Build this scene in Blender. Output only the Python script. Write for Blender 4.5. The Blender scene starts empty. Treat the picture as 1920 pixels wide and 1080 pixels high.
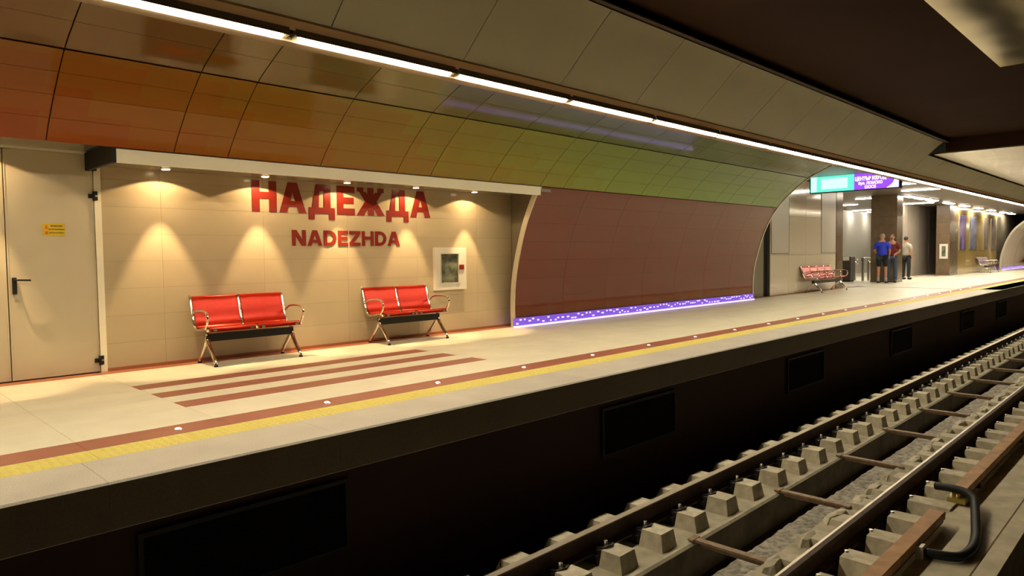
import bpy, bmesh, math, random
from mathutils import Vector, Matrix
random.seed(7)
S = bpy.context.scene
COL = S.collection
PI = math.pi

# ------------------------------------------------------------------ camera, world, exposure
CAM_H = 1.2
cd = bpy.data.cameras.new('camera'); cam = bpy.data.objects.new('camera', cd); COL.objects.link(cam)
cd.sensor_width = 36; cd.lens = 1310/1920*36; cd.clip_end = 300; cd.clip_start = 0.05
aX = (0.70294303, -0.04227414, 0.70998872); aY = (-0.71114287, -0.02476357, 0.70261126); aZ = (-0.01212043, -0.99879911, -0.04747033)
rt = Vector((aX[0], aY[0], aZ[0])); dn = Vector((aX[1], aY[1], aZ[1])); fw = Vector((aX[2], aY[2], aZ[2]))
M4 = Matrix((( rt[0], -dn[0], -fw[0], 0), (rt[1], -dn[1], -fw[1], 0), (rt[2], -dn[2], -fw[2], CAM_H), (0, 0, 0, 1)))
cam.matrix_world = M4
S.camera = cam
W = bpy.data.worlds.new('world'); S.world = W; W.use_nodes = True
W.node_tree.nodes['Background'].inputs[0].default_value = (0.9, 0.75, 0.5, 1)
W.node_tree.nodes['Background'].inputs[1].default_value = 0.012
S.view_settings.view_transform = 'Standard'; S.view_settings.look = 'None'
S.view_settings.gamma = 1; S.view_settings.use_curve_mapping = False
S.view_settings.exposure = 0.0

LAMP_COL = (1.0, 0.85, 0.60); LAMP_STR = 90.0
SPOT_COL = (1.0, 0.68, 0.34); SPOT_IN = 190.0; SPOT_OUT = 26.0
HALL_COL = (1.0, 0.88, 0.72); HALL_STR = 62.0

# ------------------------------------------------------------------ materials
def mat(name, col, rough=0.5, metal=0.0, spec=0.5, var=0.0, vscale=5.0, bump=0.0, bscale=20.0, emit=None, estr=0.0, rnd=0.0, speck=None, alpha=None, bdist=0.004):
    m = bpy.data.materials.new(name); m.use_nodes = True
    nt = m.node_tree; b = nt.nodes['Principled BSDF']
    b.inputs['Base Color'].default_value = (*col, 1); b.inputs['Roughness'].default_value = rough
    b.inputs['Metallic'].default_value = metal; b.inputs['Specular IOR Level'].default_value = spec
    g = nt.nodes.new('ShaderNodeNewGeometry')
    src = None
    if var > 0:
        n = nt.nodes.new('ShaderNodeTexNoise'); n.inputs['Scale'].default_value = vscale; n.inputs['Detail'].default_value = 6
        nt.links.new(g.outputs['Position'], n.inputs['Vector'])
        r = nt.nodes.new('ShaderNodeValToRGB'); e = r.color_ramp.elements
        e[0].position = 0.3; e[1].position = 0.7
        e[0].color = (*[c*(1-var) for c in col], 1); e[1].color = (*[min(1, c*(1+var)) for c in col], 1)
        nt.links.new(n.outputs['Fac'], r.inputs['Fac']); src = r.outputs['Color']
    if speck:
        n = nt.nodes.new('ShaderNodeTexNoise'); n.inputs['Scale'].default_value = speck[0]; n.inputs['Detail'].default_value = 3
        nt.links.new(g.outputs['Position'], n.inputs['Vector'])
        r = nt.nodes.new('ShaderNodeValToRGB'); e = r.color_ramp.elements
        e[0].position = 0.42; e[1].position = 0.58
        e[0].color = (*speck[1], 1); e[1].color = (*col, 1)
        nt.links.new(n.outputs['Fac'], r.inputs['Fac'])
        if src:
            x = nt.nodes.new('ShaderNodeMix'); x.data_type = 'RGBA'; x.inputs[0].default_value = 0.5
            nt.links.new(src, x.inputs[6]); nt.links.new(r.outputs['Color'], x.inputs[7]); src = x.outputs[2]
        else: src = r.outputs['Color']
    if rnd > 0:
        oi = nt.nodes.new('ShaderNodeObjectInfo'); h = nt.nodes.new('ShaderNodeHueSaturation')
        mr = nt.nodes.new('ShaderNodeMapRange'); mr.inputs[3].default_value = 1-rnd; mr.inputs[4].default_value = 1+rnd
        nt.links.new(oi.outputs['Random'], mr.inputs[0]); nt.links.new(mr.outputs[0], h.inputs['Value'])
        if src: nt.links.new(src, h.inputs['Color'])
        else: h.inputs['Color'].default_value = (*col, 1)
        src = h.outputs['Color']
    if src: nt.links.new(src, b.inputs['Base Color'])
    if bump > 0:
        n = nt.nodes.new('ShaderNodeTexNoise'); n.inputs['Scale'].default_value = bscale; n.inputs['Detail'].default_value = 5 if bscale > 5 else 1
        nt.links.new(g.outputs['Position'], n.inputs['Vector'])
        bp = nt.nodes.new('ShaderNodeBump'); bp.inputs['Strength'].default_value = bump; bp.inputs['Distance'].default_value = bdist
        nt.links.new(n.outputs['Fac'], bp.inputs['Height']); nt.links.new(bp.outputs['Normal'], b.inputs['Normal'])
    if emit:
        b.inputs['Emission Color'].default_value = (*emit, 1); b.inputs['Emission Strength'].default_value = estr
    return m

M = {}
M['tile'] = mat('floor_tile_cream', (0.74, 0.70, 0.55), 0.42, spec=0.35, var=0.05, vscale=3, rnd=0.03)
M['redtile'] = mat('floor_tile_red', (0.34, 0.12, 0.08), 0.42, spec=0.3, rnd=0.04, var=0.06, vscale=8)
M['walljoint'] = mat('wall_joint', (0.26, 0.20, 0.13), 0.7)
M['bordertile'] = mat('wall_foot_tile', (0.38, 0.15, 0.08), 0.4, spec=0.3, rnd=0.04)
M['yellow'] = mat('tactile_yellow', (0.68, 0.58, 0.14), 0.6, var=0.08, vscale=30)
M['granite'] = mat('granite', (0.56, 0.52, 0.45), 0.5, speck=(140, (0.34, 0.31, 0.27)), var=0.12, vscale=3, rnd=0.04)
M['granitedark'] = mat('dark_granite', (0.20, 0.155, 0.11), 0.4, speck=(140, (0.12, 0.095, 0.07)), var=0.12, vscale=3, rnd=0.06)
M['sideshade'] = mat('concrete_side_shade', (0.17, 0.145, 0.105), 0.9, var=0.3, vscale=5)  # shade of the plinth sides, put into a darker concrete colour
M['joint'] = mat('joint_dark', (0.10, 0.085, 0.06), 0.8)
M['walltile'] = mat('wall_tile_beige', (0.49, 0.41, 0.275), 0.16, spec=0.5, rnd=0.025, var=0.03, vscale=2)
M['door'] = mat('door_paint', (0.60, 0.53, 0.38), 0.4, var=0.02)
M['black'] = mat('black_plastic', (0.012, 0.012, 0.012), 0.6, spec=0.25)
M['blackmet'] = mat('black_metal', (0.015, 0.017, 0.018), 0.35, metal=0.3)
M['cream'] = mat('cream_metal', (0.90, 0.86, 0.68), 0.4)
M['greyend'] = mat('grey_end_stone', (0.22, 0.19, 0.13), 0.35, var=0.08, vscale=2)
M['ceil'] = mat('dark_ceiling', (0.042, 0.019, 0.010), 0.9, spec=0.1, var=0.15, vscale=0.6)
M['nicheceil'] = mat('niche_ceiling', (0.20, 0.18, 0.13), 0.25)
M['vault'] = mat('grey_vault_panel', (0.50, 0.48, 0.35), 0.33, spec=0.4, var=0.06, vscale=1.3, rnd=0.03)
M['vaultback'] = mat('vault_backing', (0.03, 0.022, 0.015), 0.8)
M['trim'] = mat('pale_trim', (0.65, 0.60, 0.48), 0.3, metal=0.3)
M['lampbody'] = mat('lamp_housing', (0.35, 0.30, 0.20), 0.25, metal=0.7)
M['copper'] = mat('tan_metal', (0.88, 0.56, 0.30), 0.45)
M['trimtan'] = mat('lamp_ledge', (0.26, 0.19, 0.115), 0.5, spec=0.2)
M['lamp'] = mat('lamp_diffuser', (1, 1, 1), 0.5, emit=LAMP_COL, estr=LAMP_STR)
M['spot'] = mat('spot_lens', (1, 1, 1), 0.5, emit=(1, 0.8, 0.5), estr=12)
M['maroon'] = mat('maroon_panel', (0.15, 0.030, 0.017), 0.05, spec=0.5, rnd=0.02)
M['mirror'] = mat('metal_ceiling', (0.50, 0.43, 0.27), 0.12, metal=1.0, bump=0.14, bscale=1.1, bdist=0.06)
M['conc'] = mat('concrete', (0.46, 0.42, 0.31), 0.85, var=0.22, vscale=7, bump=0.5, bscale=40)
M['concblock'] = mat('concrete_block', (0.58, 0.53, 0.40), 0.8, var=0.2, vscale=12, bump=0.4, bscale=50, rnd=0.10)
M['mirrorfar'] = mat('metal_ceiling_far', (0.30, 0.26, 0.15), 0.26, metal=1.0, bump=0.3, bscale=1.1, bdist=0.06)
M['slab'] = mat('service_slab', (0.60, 0.54, 0.40), 0.85, var=0.18, vscale=5, bump=0.4, bscale=40)
M['roughconc'] = mat('rough_concrete', (0.38, 0.355, 0.30), 0.9, var=0.5, vscale=16, bump=1.0, bscale=30, bdist=0.03)
M['darkconc'] = mat('dark_concrete', (0.07, 0.055, 0.04), 0.9, var=0.3, vscale=4)
M['pitwall'] = mat('pit_wall', (0.055, 0.026, 0.016), 0.7, var=0.15, vscale=1)
M['railside'] = mat('rail_side_rust', (0.06, 0.03, 0.018), 0.7, var=0.3, vscale=15)
M['railtop'] = mat('rail_head_steel', (0.55, 0.48, 0.38), 0.42, metal=0.7)
M['rust'] = mat('rusty_cover', (0.46, 0.24, 0.09), 0.6, var=0.25, vscale=6)
M['clip'] = mat('clip_metal', (0.05, 0.045, 0.04), 0.4, metal=0.7)
M['boltm'] = mat('bolt_metal', (0.5, 0.48, 0.42), 0.35, metal=0.8)
M['tie'] = mat('tie_bar_rust', (0.30, 0.20, 0.12), 0.6, var=0.3, vscale=20)
M['hose'] = mat('black_hose', (0.010, 0.012, 0.012), 0.55, spec=0.3)
M['louvre'] = mat('louvre_black', (0.010, 0.014, 0.011), 0.5)
M['seat'] = mat('seat_red', (0.33, 0.014, 0.003), 0.22, spec=0.3, metal=0.45)
M['seatpurple'] = mat('seat_purple', (0.13, 0.03, 0.10), 0.35)
M['chrome'] = mat('chrome', (0.80, 0.76, 0.68), 0.10, metal=1.0)
M['letter'] = mat('letter_red', (0.22, 0.022, 0.014), 0.3)
M['white'] = mat('white_paint', (0.72, 0.68, 0.58), 0.4)
M['cabglass'] = mat('cabinet_glass', (0.13, 0.14, 0.10), 0.15, var=0.6, vscale=9)
M['signyel'] = mat('sign_yellow', (0.72, 0.52, 0.02), 0.5)
M['signor'] = mat('sign_orange', (0.75, 0.16, 0.03), 0.5)
M['hallwhite'] = mat('hall_white', (0.68, 0.66, 0.58), 0.5)
M['glasspanel'] = mat('beige_glass_panel', (0.78, 0.70, 0.56), 0.12, spec=0.6, rnd=0.03)
M['poster'] = mat('poster_grey', (0.62, 0.57, 0.50), 0.3)
M['stone'] = mat('column_stone', (0.16, 0.11, 0.065), 0.25, var=0.15, vscale=4)
M['greywall'] = mat('grey_metal_wall', (0.40, 0.35, 0.29), 0.35, var=0.05)
M['yellowpanel'] = mat('yellow_glass_panel', (0.42, 0.31, 0.12), 0.12, spec=0.6, rnd=0.05)
M['hallceil'] = mat('hall_ceiling', (0.15, 0.13, 0.095), 0.4)
M['strip'] = mat('hall_strip', (1, 1, 1), 0.5, emit=HALL_COL, estr=HALL_STR)
M['led'] = mat('led_purple', (0.1, 0.05, 0.4), 0.4, emit=(0.19, 0.085, 0.56), estr=0.85)
M['ledbright'] = mat('led_point', (0.5, 0.4, 1), 0.4, emit=(0.66, 0.52, 1.0), estr=1.6)
M['marker'] = mat('floor_marker_lens', (1, 1, 0.9), 0.3, emit=(1, 0.93, 0.75), estr=2.0)
M['signgreen'] = mat('sign_green', (0.1, 0.6, 0.5), 0.3, emit=(0.16, 0.95, 0.72), estr=1.0)
M['signmint'] = mat('sign_mint', (0.4, 0.9, 0.8), 0.3, emit=(0.55, 1.0, 0.85), estr=1.3)
M['signpurple'] = mat('sign_purple', (0.3, 0.1, 0.7), 0.3, emit=(0.34, 0.085, 0.92), estr=1.0)
M['signwhite'] = mat('sign_white', (1, 1, 1), 0.3, emit=(1.0, 0.85, 1.0), estr=1.6)
M['signframe'] = mat('sign_frame', (0.10, 0.09, 0.09), 0.3, metal=0.6)
M['skin'] = mat('skin', (0.50, 0.24, 0.15), 0.6)
M['blue'] = mat('shirt_blue', (0.025, 0.05, 0.62), 0.8)
M['shorts'] = mat('cloth_black', (0.012, 0.015, 0.02), 0.8)
M['shirt'] = mat('shirt_pale', (0.40, 0.37, 0.30), 0.8)
M['maroonshirt'] = mat('shirt_maroon', (0.16, 0.02, 0.02), 0.8)
M['jeans'] = mat('jeans', (0.04, 0.075, 0.13), 0.8)
M['hair'] = mat('hair_dark', (0.02, 0.013, 0.01), 0.6)
M['hairgrey'] = mat('hair_grey', (0.30, 0.22, 0.16), 0.6)
M['sock'] = mat('sock', (0.35, 0.34, 0.38), 0.8)
M['bin'] = mat('cabinet_charcoal', (0.045, 0.035, 0.03), 0.4)
M['steel'] = mat('brushed_steel', (0.45, 0.46, 0.38), 0.3, metal=0.9)

def gradient_mat(gain=1.0, nm='enamel_gradient'):
    # enamel panels whose printed colour runs red - orange - olive - green along the platform, in small mosaic steps
    m = bpy.data.materials.new(nm); m.use_nodes = True; nt = m.node_tree; b = nt.nodes['Principled BSDF']
    L = nt.links.new
    g = nt.nodes.new('ShaderNodeNewGeometry'); sp = nt.nodes.new('ShaderNodeSeparateXYZ'); L(g.outputs['Position'], sp.inputs[0])
    def ma(op, a, b_=None, clamp=False):
        n = nt.nodes.new('ShaderNodeMath'); n.operation = op
        for i, v in enumerate((a, b_)):
            if v is None: continue
            if isinstance(v, (int, float)): n.inputs[i].default_value = v
            else: L(v, n.inputs[i])
        return n.outputs[0]
    zr = ma('FLOOR', ma('MULTIPLY', sp.outputs[2], 5.2))
    off = ma('MULTIPLY', zr, 0.37)
    xq = ma('DIVIDE', ma('FLOOR', ma('MULTIPLY', ma('ADD', sp.outputs[0], off), 1.35)), 1.35)
    wn = nt.nodes.new('ShaderNodeTexWhiteNoise'); wn.noise_dimensions = '2D'
    cb = nt.nodes.new('ShaderNodeCombineXYZ'); L(xq, cb.inputs[0]); L(zr, cb.inputs[1]); L(cb.outputs[0], wn.inputs['Vector'])
    jit = ma('MULTIPLY', ma('SUBTRACT', wn.outputs['Value'], 0.5), 0.7)
    v = ma('ADD', ma('ADD', xq, jit), ma('MULTIPLY', ma('SUBTRACT', sp.outputs[2], 3.6), 1.3))
    u = ma('DIVIDE', ma('ADD', v, 0.6), 18.0)
    r = nt.nodes.new('ShaderNodeValToRGB'); r.color_ramp.interpolation = 'LINEAR'
    stops = [(0.0, (0.42, 0.030, 0.012)), (0.14, (0.42, 0.050, 0.014)), (0.22, (0.44, 0.090, 0.016)), (0.32, (0.42, 0.145, 0.018)),
             (0.42, (0.34, 0.170, 0.018)), (0.52, (0.27, 0.195, 0.020)), (0.63, (0.215, 0.225, 0.025)), (0.75, (0.185, 0.26, 0.04)), (1.0, (0.17, 0.27, 0.075))]
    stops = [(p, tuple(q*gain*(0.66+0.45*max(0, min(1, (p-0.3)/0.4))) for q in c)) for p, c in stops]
    e = r.color_ramp.elements
    e[0].position, e[0].color = stops[0][0], (*stops[0][1], 1); e[1].position, e[1].color = 1.0, (*stops[-1][1], 1)
    for p, c in stops[1:-1]:
        q = e.new(p); q.color = (*c, 1)
    L(u, r.inputs['Fac']); L(r.outputs['Color'], b.inputs['Base Color'])
    b.inputs['Roughness'].default_value = 0.085; b.inputs['Specular IOR Level'].default_value = 0.30
    return m
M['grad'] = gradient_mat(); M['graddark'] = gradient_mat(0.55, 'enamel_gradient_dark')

# ------------------------------------------------------------------ mesh helpers
class MB:
    def __init__(s): s.v = []; s.f = []; s.m = []; s.smooth = []
    def add(s, vs, fs, mi=0, smooth=False):
        o = len(s.v); s.v += [tuple(v) for v in vs]
        for f in fs: s.f.append(tuple(i+o for i in f)); s.m.append(mi); s.smooth.append(smooth)
        return s
    def box(s, x0, x1, y0, y1, z0, z1, mi=0):
        return s.add([(x0,y0,z0),(x1,y0,z0),(x1,y1,z0),(x0,y1,z0),(x0,y0,z1),(x1,y0,z1),(x1,y1,z1),(x0,y1,z1)],
                     [(0,3,2,1),(4,5,6,7),(0,1,5,4),(1,2,6,5),(2,3,7,6),(3,0,4,7)], mi)
    def bevbox(s, x0, x1, y0, y1, z0, z1, b=0.004, mi=0):
        # chamfered top edges and vertical corners
        vs = []
        for z, i in ((z0, 0), (z1-b, 0), (z1, b)):
            vs += [(x0+i,y0+i,z),(x1-i,y0+i,z),(x1-i,y1-i,z),(x0+i,y1-i,z)]
        fs = [(3,2,1,0),(8,9,10,11)]
        for k in (0, 4):
            for i in range(4): fs.append((k+i, k+(i+1)%4, k+4+(i+1)%4, k+4+i))
        return s.add(vs, fs, mi)
    def frustum(s, x0,x1,y0,y1,z0,z1, ix, iy, mi=0, iy2=None):
        iy2 = iy if iy2 is None else iy2
        return s.add([(x0,y0,z0),(x1,y0,z0),(x1,y1,z0),(x0,y1,z0),(x0+ix,y0+iy,z1),(x1-ix,y0+iy,z1),(x1-ix,y1-iy2,z1),(x0+ix,y1-iy2,z1)],
                     [(0,3,2,1),(4,5,6,7),(0,1,5,4),(1,2,6,5),(2,3,7,6),(3,0,4,7)], mi)
    def prism_x(s, prof, x0, x1, mi=0):
        # closed profile of (y, z), anticlockwise seen from +x
        n = len(prof); vs = [(x0,y,z) for y,z in prof]+[(x1,y,z) for y,z in prof]
        fs = [tuple(range(n-1,-1,-1)), tuple(range(n, 2*n))]+[(i,(i+1)%n,n+(i+1)%n,n+i) for i in range(n)]
        return s.add(vs, fs, mi)
    def prism_y(s, prof, y0, y1, mi=0):
        n = len(prof); vs = [(x,y0,z) for x,z in prof]+[(x,y1,z) for x,z in prof]
        fs = [tuple(range(n)), tuple(range(2*n-1, n-1, -1))]+[((i+1)%n,i,n+i,n+(i+1)%n) for i in range(n)]
        return s.add(vs, fs, mi)
    def tube(s, pts, r, n=10, mi=0, caps=True):
        pts = [Vector(p) for p in pts]; rs = r if isinstance(r, (list, tuple)) else [r]*len(pts)
        up = None; vs = []
        for i, p in enumerate(pts):
            t = (pts[min(i+1, len(pts)-1)]-pts[max(i-1, 0)]).normalized()
            if up is None:
                up = Vector((0,0,1)) if abs(t.z) < 0.9 else Vector((1,0,0))
            a = t.cross(up).normalized(); bb = a.cross(t).normalized(); up = bb
            for k in range(n):
                an = 2*PI*k/n; vs.append(p+a*math.cos(an)*rs[i]+bb*math.sin(an)*rs[i])
        fs = [(i*n+k, i*n+(k+1)%n, (i+1)*n+(k+1)%n, (i+1)*n+k) for i in range(len(pts)-1) for k in range(n)]
        s.add(vs, fs, mi, True)
        if caps:
            m = len(pts)-1; o = len(s.v)-len(vs)
            s.f.append(tuple(o+k for k in range(n-1, -1, -1))); s.m.append(mi); s.smooth.append(False)
            s.f.append(tuple(o+m*n+k for k in range(n))); s.m.append(mi); s.smooth.append(False)
        return s
    def mesh(s, name, mats):
        me = bpy.data.meshes.new(name); me.from_pydata(s.v, [], s.f)
        for m in (mats if isinstance(mats, (list, tuple)) else [mats]): me.materials.append(m)
        for p, i, sm in zip(me.polygons, s.m, s.smooth): p.material_index = i; p.use_smooth = sm
        bm = bmesh.new(); bm.from_mesh(me)
        bmesh.ops.delete(bm, geom=[v for v in bm.verts if not v.link_faces], context='VERTS')
        bmesh.ops.recalc_face_normals(bm, faces=bm.faces); bm.to_mesh(me); bm.free()
        me.update(); return me
    def build(s, name, mats, parent=None, loc=None):
        return link(name, s.mesh(name, mats), parent, loc)

def link(name, data, parent=None, loc=None, rz=0.0):
    o = bpy.data.objects.new(name, data); COL.objects.link(o)
    if parent: o.parent = parent
    if loc is not None: o.location = loc
    if rz: o.rotation_euler.z = rz
    return o
def tag(o, label=None, cat=None, group=None, kind=None):
    if label: o['label'] = label
    if cat: o['category'] = cat
    if group: o['group'] = group
    if kind: o['kind'] = kind
    return o
def empty(name, loc=(0,0,0), rz=0.0):
    return link(name, None, None, loc, rz)
def copy_tree(o, parent=None):
    c = o.copy(); COL.objects.link(c); c.parent = parent
    for ch in [k for k in o.children]: copy_tree(ch, c)
    return c
OR = ['first','second','third','fourth','fifth','sixth','seventh','eighth','ninth','tenth','eleventh','twelfth','thirteenth','fourteenth','fifteenth','sixteenth','seventeenth','eighteenth','nineteenth','twentieth']
OR += ['twenty-'+o for o in OR[:9]]+['thirtieth']+['thirty-'+o for o in OR[:9]]+['fortieth']+['forty-'+o for o in OR[:9]]
def struct(o): o['kind'] = 'structure'; return o
def smooth_path(pts, n=6):
    P = [Vector(p) for p in pts]; out = []
    for i in range(len(P)-1):
        a, b, c, d = P[max(i-1,0)], P[i], P[i+1], P[min(i+2,len(P)-1)]
        for k in range(n):
            t = k/n
            out.append(0.5*((2*b)+(c-a)*t+(2*a-5*b+4*c-d)*t*t+(3*b-a-3*c+d)*t**3))
    out.append(P[-1]); return out

# ------------------------------------------------------------------ platform floor
X0, X1 = -3.0, 70.0
YE = 4.16           # platform edge
YW = 8.35           # niche wall
fl = MB(); fl.box(X0, X1, 4.30, 14.0, -0.30, -0.025)
fl.box(24.6, X1, 4.16, 14.0, -0.03, 0.0, 1)
floor = struct(fl.build('floor', [M['joint'], M['tile']]))
G = 0.002
def tiles(name, y0, y1, xs, w, m, z=0.0, b=0.002, parent=floor):
    me = MB().bevbox(G/2, w-G/2, y0+G/2, y1-G/2, -0.026, z, b).mesh(name, m)
    for x in xs: link(name, me, parent, (x, 0, 0))
TW = 0.92
def rng(a, b, w):
    out = []; x = a
    while x < b-1e-6: out.append(x); x += w
    return out
SX0, SX1 = 2.12, 5.48
# stripe zone uses its own grid so the stripe ends fall where the photograph shows them
left = [SX0-TW*k for k in range(1, 6)]; mid = [SX0+(SX1-SX0)/4*k for k in range(4)]; right = rng(SX1, 24.5, TW)
for (a, b, striped) in [(5.26,5.83,0),(5.83,6.10,1),(6.10,6.38,0),(6.38,6.64,1),(6.64,6.92,0),(6.92,7.18,1),(7.18,7.66,0),(7.66,8.14,0)]:
    tiles('floor_tile', a, b, left+right, TW, M['tile'])
    tiles('stripe_tile' if striped else 'floor_tile', a, b, mid, (SX1-SX0)/4, M['redtile'] if striped else M['tile'])
tiles('border_tile', 8.14, YW, rng(SX0-5*TW, 24.5, TW), TW, M['bordertile'])
tiles('line_tile', 4.97, 5.26, rng(SX0-5*TW, 24.5, TW), TW, M['redtile'])
# tactile tiles with real round studs
tb = MB().bevbox(G/2, 0.60-G/2, 4.70+G/2, 4.97-G/2, -0.026, 0.0, 0.002)
for i in range(12):
    for j in range(5):
        x = 0.025+i*0.05; y = 4.727+j*0.054
        tb.frustum(x-0.013, x+0.013, y-0.013, y+0.013, 0.0, 0.003, 0.005, 0.005)
tme = tb.mesh('tactile_tile', M['yellow'])
for x in rng(X0, 24.5, 0.60): link('tactile_tile', tme, floor, (x, 0, 0))
# beyond the built tiles the bands go on as joined slabs
MB().box(24.6, X1, 4.97, 5.26, -0.02, 0.003).build('line_band', M['redtile'], floor)
MB().box(24.6, X1, 4.70, 4.97, -0.02, 0.003).build('tactile_band', M['yellow'], floor)
cp = MB(); cp.prism_x([(YE+0.01,-0.27),(4.70,-0.27),(4.70,0.0),(YE+0.012,0.0),(YE,-0.012),(YE,-0.262)], 0.001, 1.399)
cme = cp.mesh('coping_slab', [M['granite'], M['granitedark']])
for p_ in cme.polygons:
    if abs(p_.normal.z) < 0.5 and abs(p_.normal.y) > 0.5 and p_.center.y < 4.3: p_.material_index = 1  # front face of the coping takes the darker granite
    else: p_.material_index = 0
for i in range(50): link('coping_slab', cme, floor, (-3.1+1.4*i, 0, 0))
# under-platform wall with louvred vents
struct(MB().box(X0, X1, 4.42, 4.60, -1.75, -0.27).build('wall_under_platform', M['pitwall']))
vl = MB()
vl.box(0, 1.42, -0.03, 0.0, 0, 0.03); vl.box(0, 1.42, -0.03, 0, 0.49, 0.52); vl.box(0,0.03,-0.03,0,0.03,0.49); vl.box(1.39,1.42,-0.03,0,0.03,0.49)
vframe = vl.mesh('vent_frame', M['louvre'])
sl = MB().add([(0.03,-0.026,0),(1.39,-0.026,0),(1.39,-0.004,0.028),(0.03,-0.004,0.028),(0.03,-0.022,-0.003),(1.39,-0.022,-0.003),(1.39,0.0,0.025),(0.03,0.0,0.025)],
              [(0,1,2,3),(7,6,5,4),(0,4,5,1),(3,2,6,7),(0,3,7,4),(1,5,6,2)]).mesh('slat', M['louvre'])
bk = MB().box(0.01, 1.41, -0.004, -0.001, 0.01, 0.51).mesh('vent_backing', M['black'])
VL = ['lower left under the granite platform edge', 'below the platform opposite the near end of the maroon wall', 'second after the gap toward the middle of the platform',
      'third dark grille farther along under the platform', 'fourth small dark grille far along the platform', 'fifth and farthest visible grille under the platform']
for i, x in enumerate([1.30, 5.75, 10.3, 15.2, 20.9, 25.3]):
    t = empty('louvre_vent', (x, 4.418, -0.93))
    tag(t, 'black louvred ventilation grille, ' + VL[i], 'vent', 'louvred vents under the platform')
    link('vent_backing', bk, t); link('vent_frame', vframe, t)
    for k in range(16): link('slat', sl, t, (0, 0, 0.035+k*0.028))
# glass studs in the red line
mk = MB(); n = 10
def disc(mb, r, z0, z1, mi=0, c=(0,0), n=12, r2=None):
    r2 = r if r2 is None else r2
    vs = [(c[0]+r*math.cos(2*PI*k/n), c[1]+r*math.sin(2*PI*k/n), z0) for k in range(n)]+[(c[0]+r2*math.cos(2*PI*k/n), c[1]+r2*math.sin(2*PI*k/n), z1) for k in range(n)]
    mb.add(vs, [tuple(range(n-1,-1,-1)), tuple(range(n,2*n))]+[(k,(k+1)%n,n+(k+1)%n,n+k) for k in range(n)], mi); return mb
mring = disc(MB(), 0.032, 0.0, 0.004, 0, r2=0.028).mesh('rim', M['chrome']); mlens = disc(MB(), 0.023, 0.004, 0.011, 0, r2=0.015).mesh('lens', M['marker'])
for i in range(21):
    t = empty('floor_marker_light', (1.80+1.176*i, 5.11, 0.0))
    w = ['nearest the camera', 'second from the left', 'third from the left', 'fourth from the left', 'fifth from the left', 'sixth from the left', 'seventh from the left', 'eighth from the left']
    tag(t, 'small round lit stud in the dark red floor line, ' + OR[i] + ' from the left', 'floor light', 'stud lights in the red platform line')
    link('rim', mring, t); link('lens', mlens, t)

# ------------------------------------------------------------------ curved wall profile
PROF = [(8.05,0.0),(8.06,0.4),(8.02,0.82),(7.92,1.23),(7.77,1.68),(7.56,2.10),(7.43,2.27),(7.30,2.42),(7.03,2.67),(6.68,2.93),(6.40,3.065),(6.20,3.15),(6.07,3.20)]
PP = [Vector((0,y,z)) for y,z in PROF]; PS = smooth_path(PP, 6)
AL = [0.0]
for a, b in zip(PS, PS[1:]): AL.append(AL[-1]+(b-a).length)
def at(s):
    s = max(0, min(AL[-1], s))
    for i in range(len(AL)-1):
        if s <= AL[i+1]: break
    t = (s-AL[i])/max(1e-9, AL[i+1]-AL[i]); p = PS[i].lerp(PS[i+1], t); d = (PS[i+1]-PS[i]).normalized()
    return p.y, p.z, d.y, d.z
def s_at_z(z):
    for i in range(len(PS)-1):
        if PS[i].z <= z <= PS[i+1].z: return AL[i]+(AL[i+1]-AL[i])*(z-PS[i].z)/(PS[i+1].z-PS[i].z)
    return AL[-1]
def curved(s0, s1, x0, x1, off0, off1, n=5):
    # a curved plate along the profile; off0 is the room face, off1 the back
    ins = []; out = []
    for k in range(n+1):
        y, z, dy, dz = at(s0+(s1-s0)*k/n)
        nx, nz = dz, -dy      # outwards, away from the room (+y side)
        ins.append((y+nx*off0, z+nz*off0)); out.append((y+nx*off1, z+nz*off1))
    vs = []; 
    for x in (x0, x1):
        vs += [(x,y,z) for y,z in ins]+[(x,y,z) for y,z in out]
    m = n+1; fs = []; smf = []
    N = 2*m
    mb = MB()
    mb.add(vs, [(k, k+1, N+k+1, N+k) for k in range(n)], 0, True)
    mb.add(vs, [(m+k+1, m+k, N+m+k, N+m+k+1) for k in range(n)], 0, True)
    mb.add(vs, [(0, m, N+m, N)]); mb.add(vs, [(m-1, N+m-1, N+N-1, N-1)])
    mb.add(vs, [(k, m+k, m+k+1, k+1) for k in range(n)]); mb.add(vs, [(N+k, N+k+1, N+m+k+1, N+m+k) for k in range(n)])
    return mb
def curved_mesh(*a, mat_=None, name='panel', n=5):
    return curved(*a, n=n).mesh(name, mat_)
AX0, AX1 = 8.20, 16.75     # ends of the maroon arch wall
sB = s_at_z(2.27); sM = s_at_z(2.93); sT = AL[-1]; sL = s_at_z(0.16)
upper = struct(curved(sB, sT, X0, AX1, 0.02, 0.07, 14).build('wall_upper_curve', M['vaultback']))
js = []
x = 1.57-2.75*2
while x < AX1+1:
    js += [x, x+1.10, x+1.65]; x += 2.75
js = [j for j in js if j < AX1-0.2]+[AX1]
rows = [(sB+0.004+(sM-sB-0.012)*k/4, sB+0.004+(sM-sB-0.012)*(k+1)/4) for k in range(4)]+[(sM+0.010, (sM+sT)/2+0.01), ((sM+sT)/2+0.01, sT-0.005)]
cache = {}
for a, b in zip(js, js[1:]):
    w = round(b-a, 3)
    for r, (s0, s1) in enumerate(rows):
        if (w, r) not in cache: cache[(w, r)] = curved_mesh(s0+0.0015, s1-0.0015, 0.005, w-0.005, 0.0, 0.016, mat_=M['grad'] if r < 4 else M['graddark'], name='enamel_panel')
        link('enamel_panel', cache[(w, r)], upper, (a, 0, 0))
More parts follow.
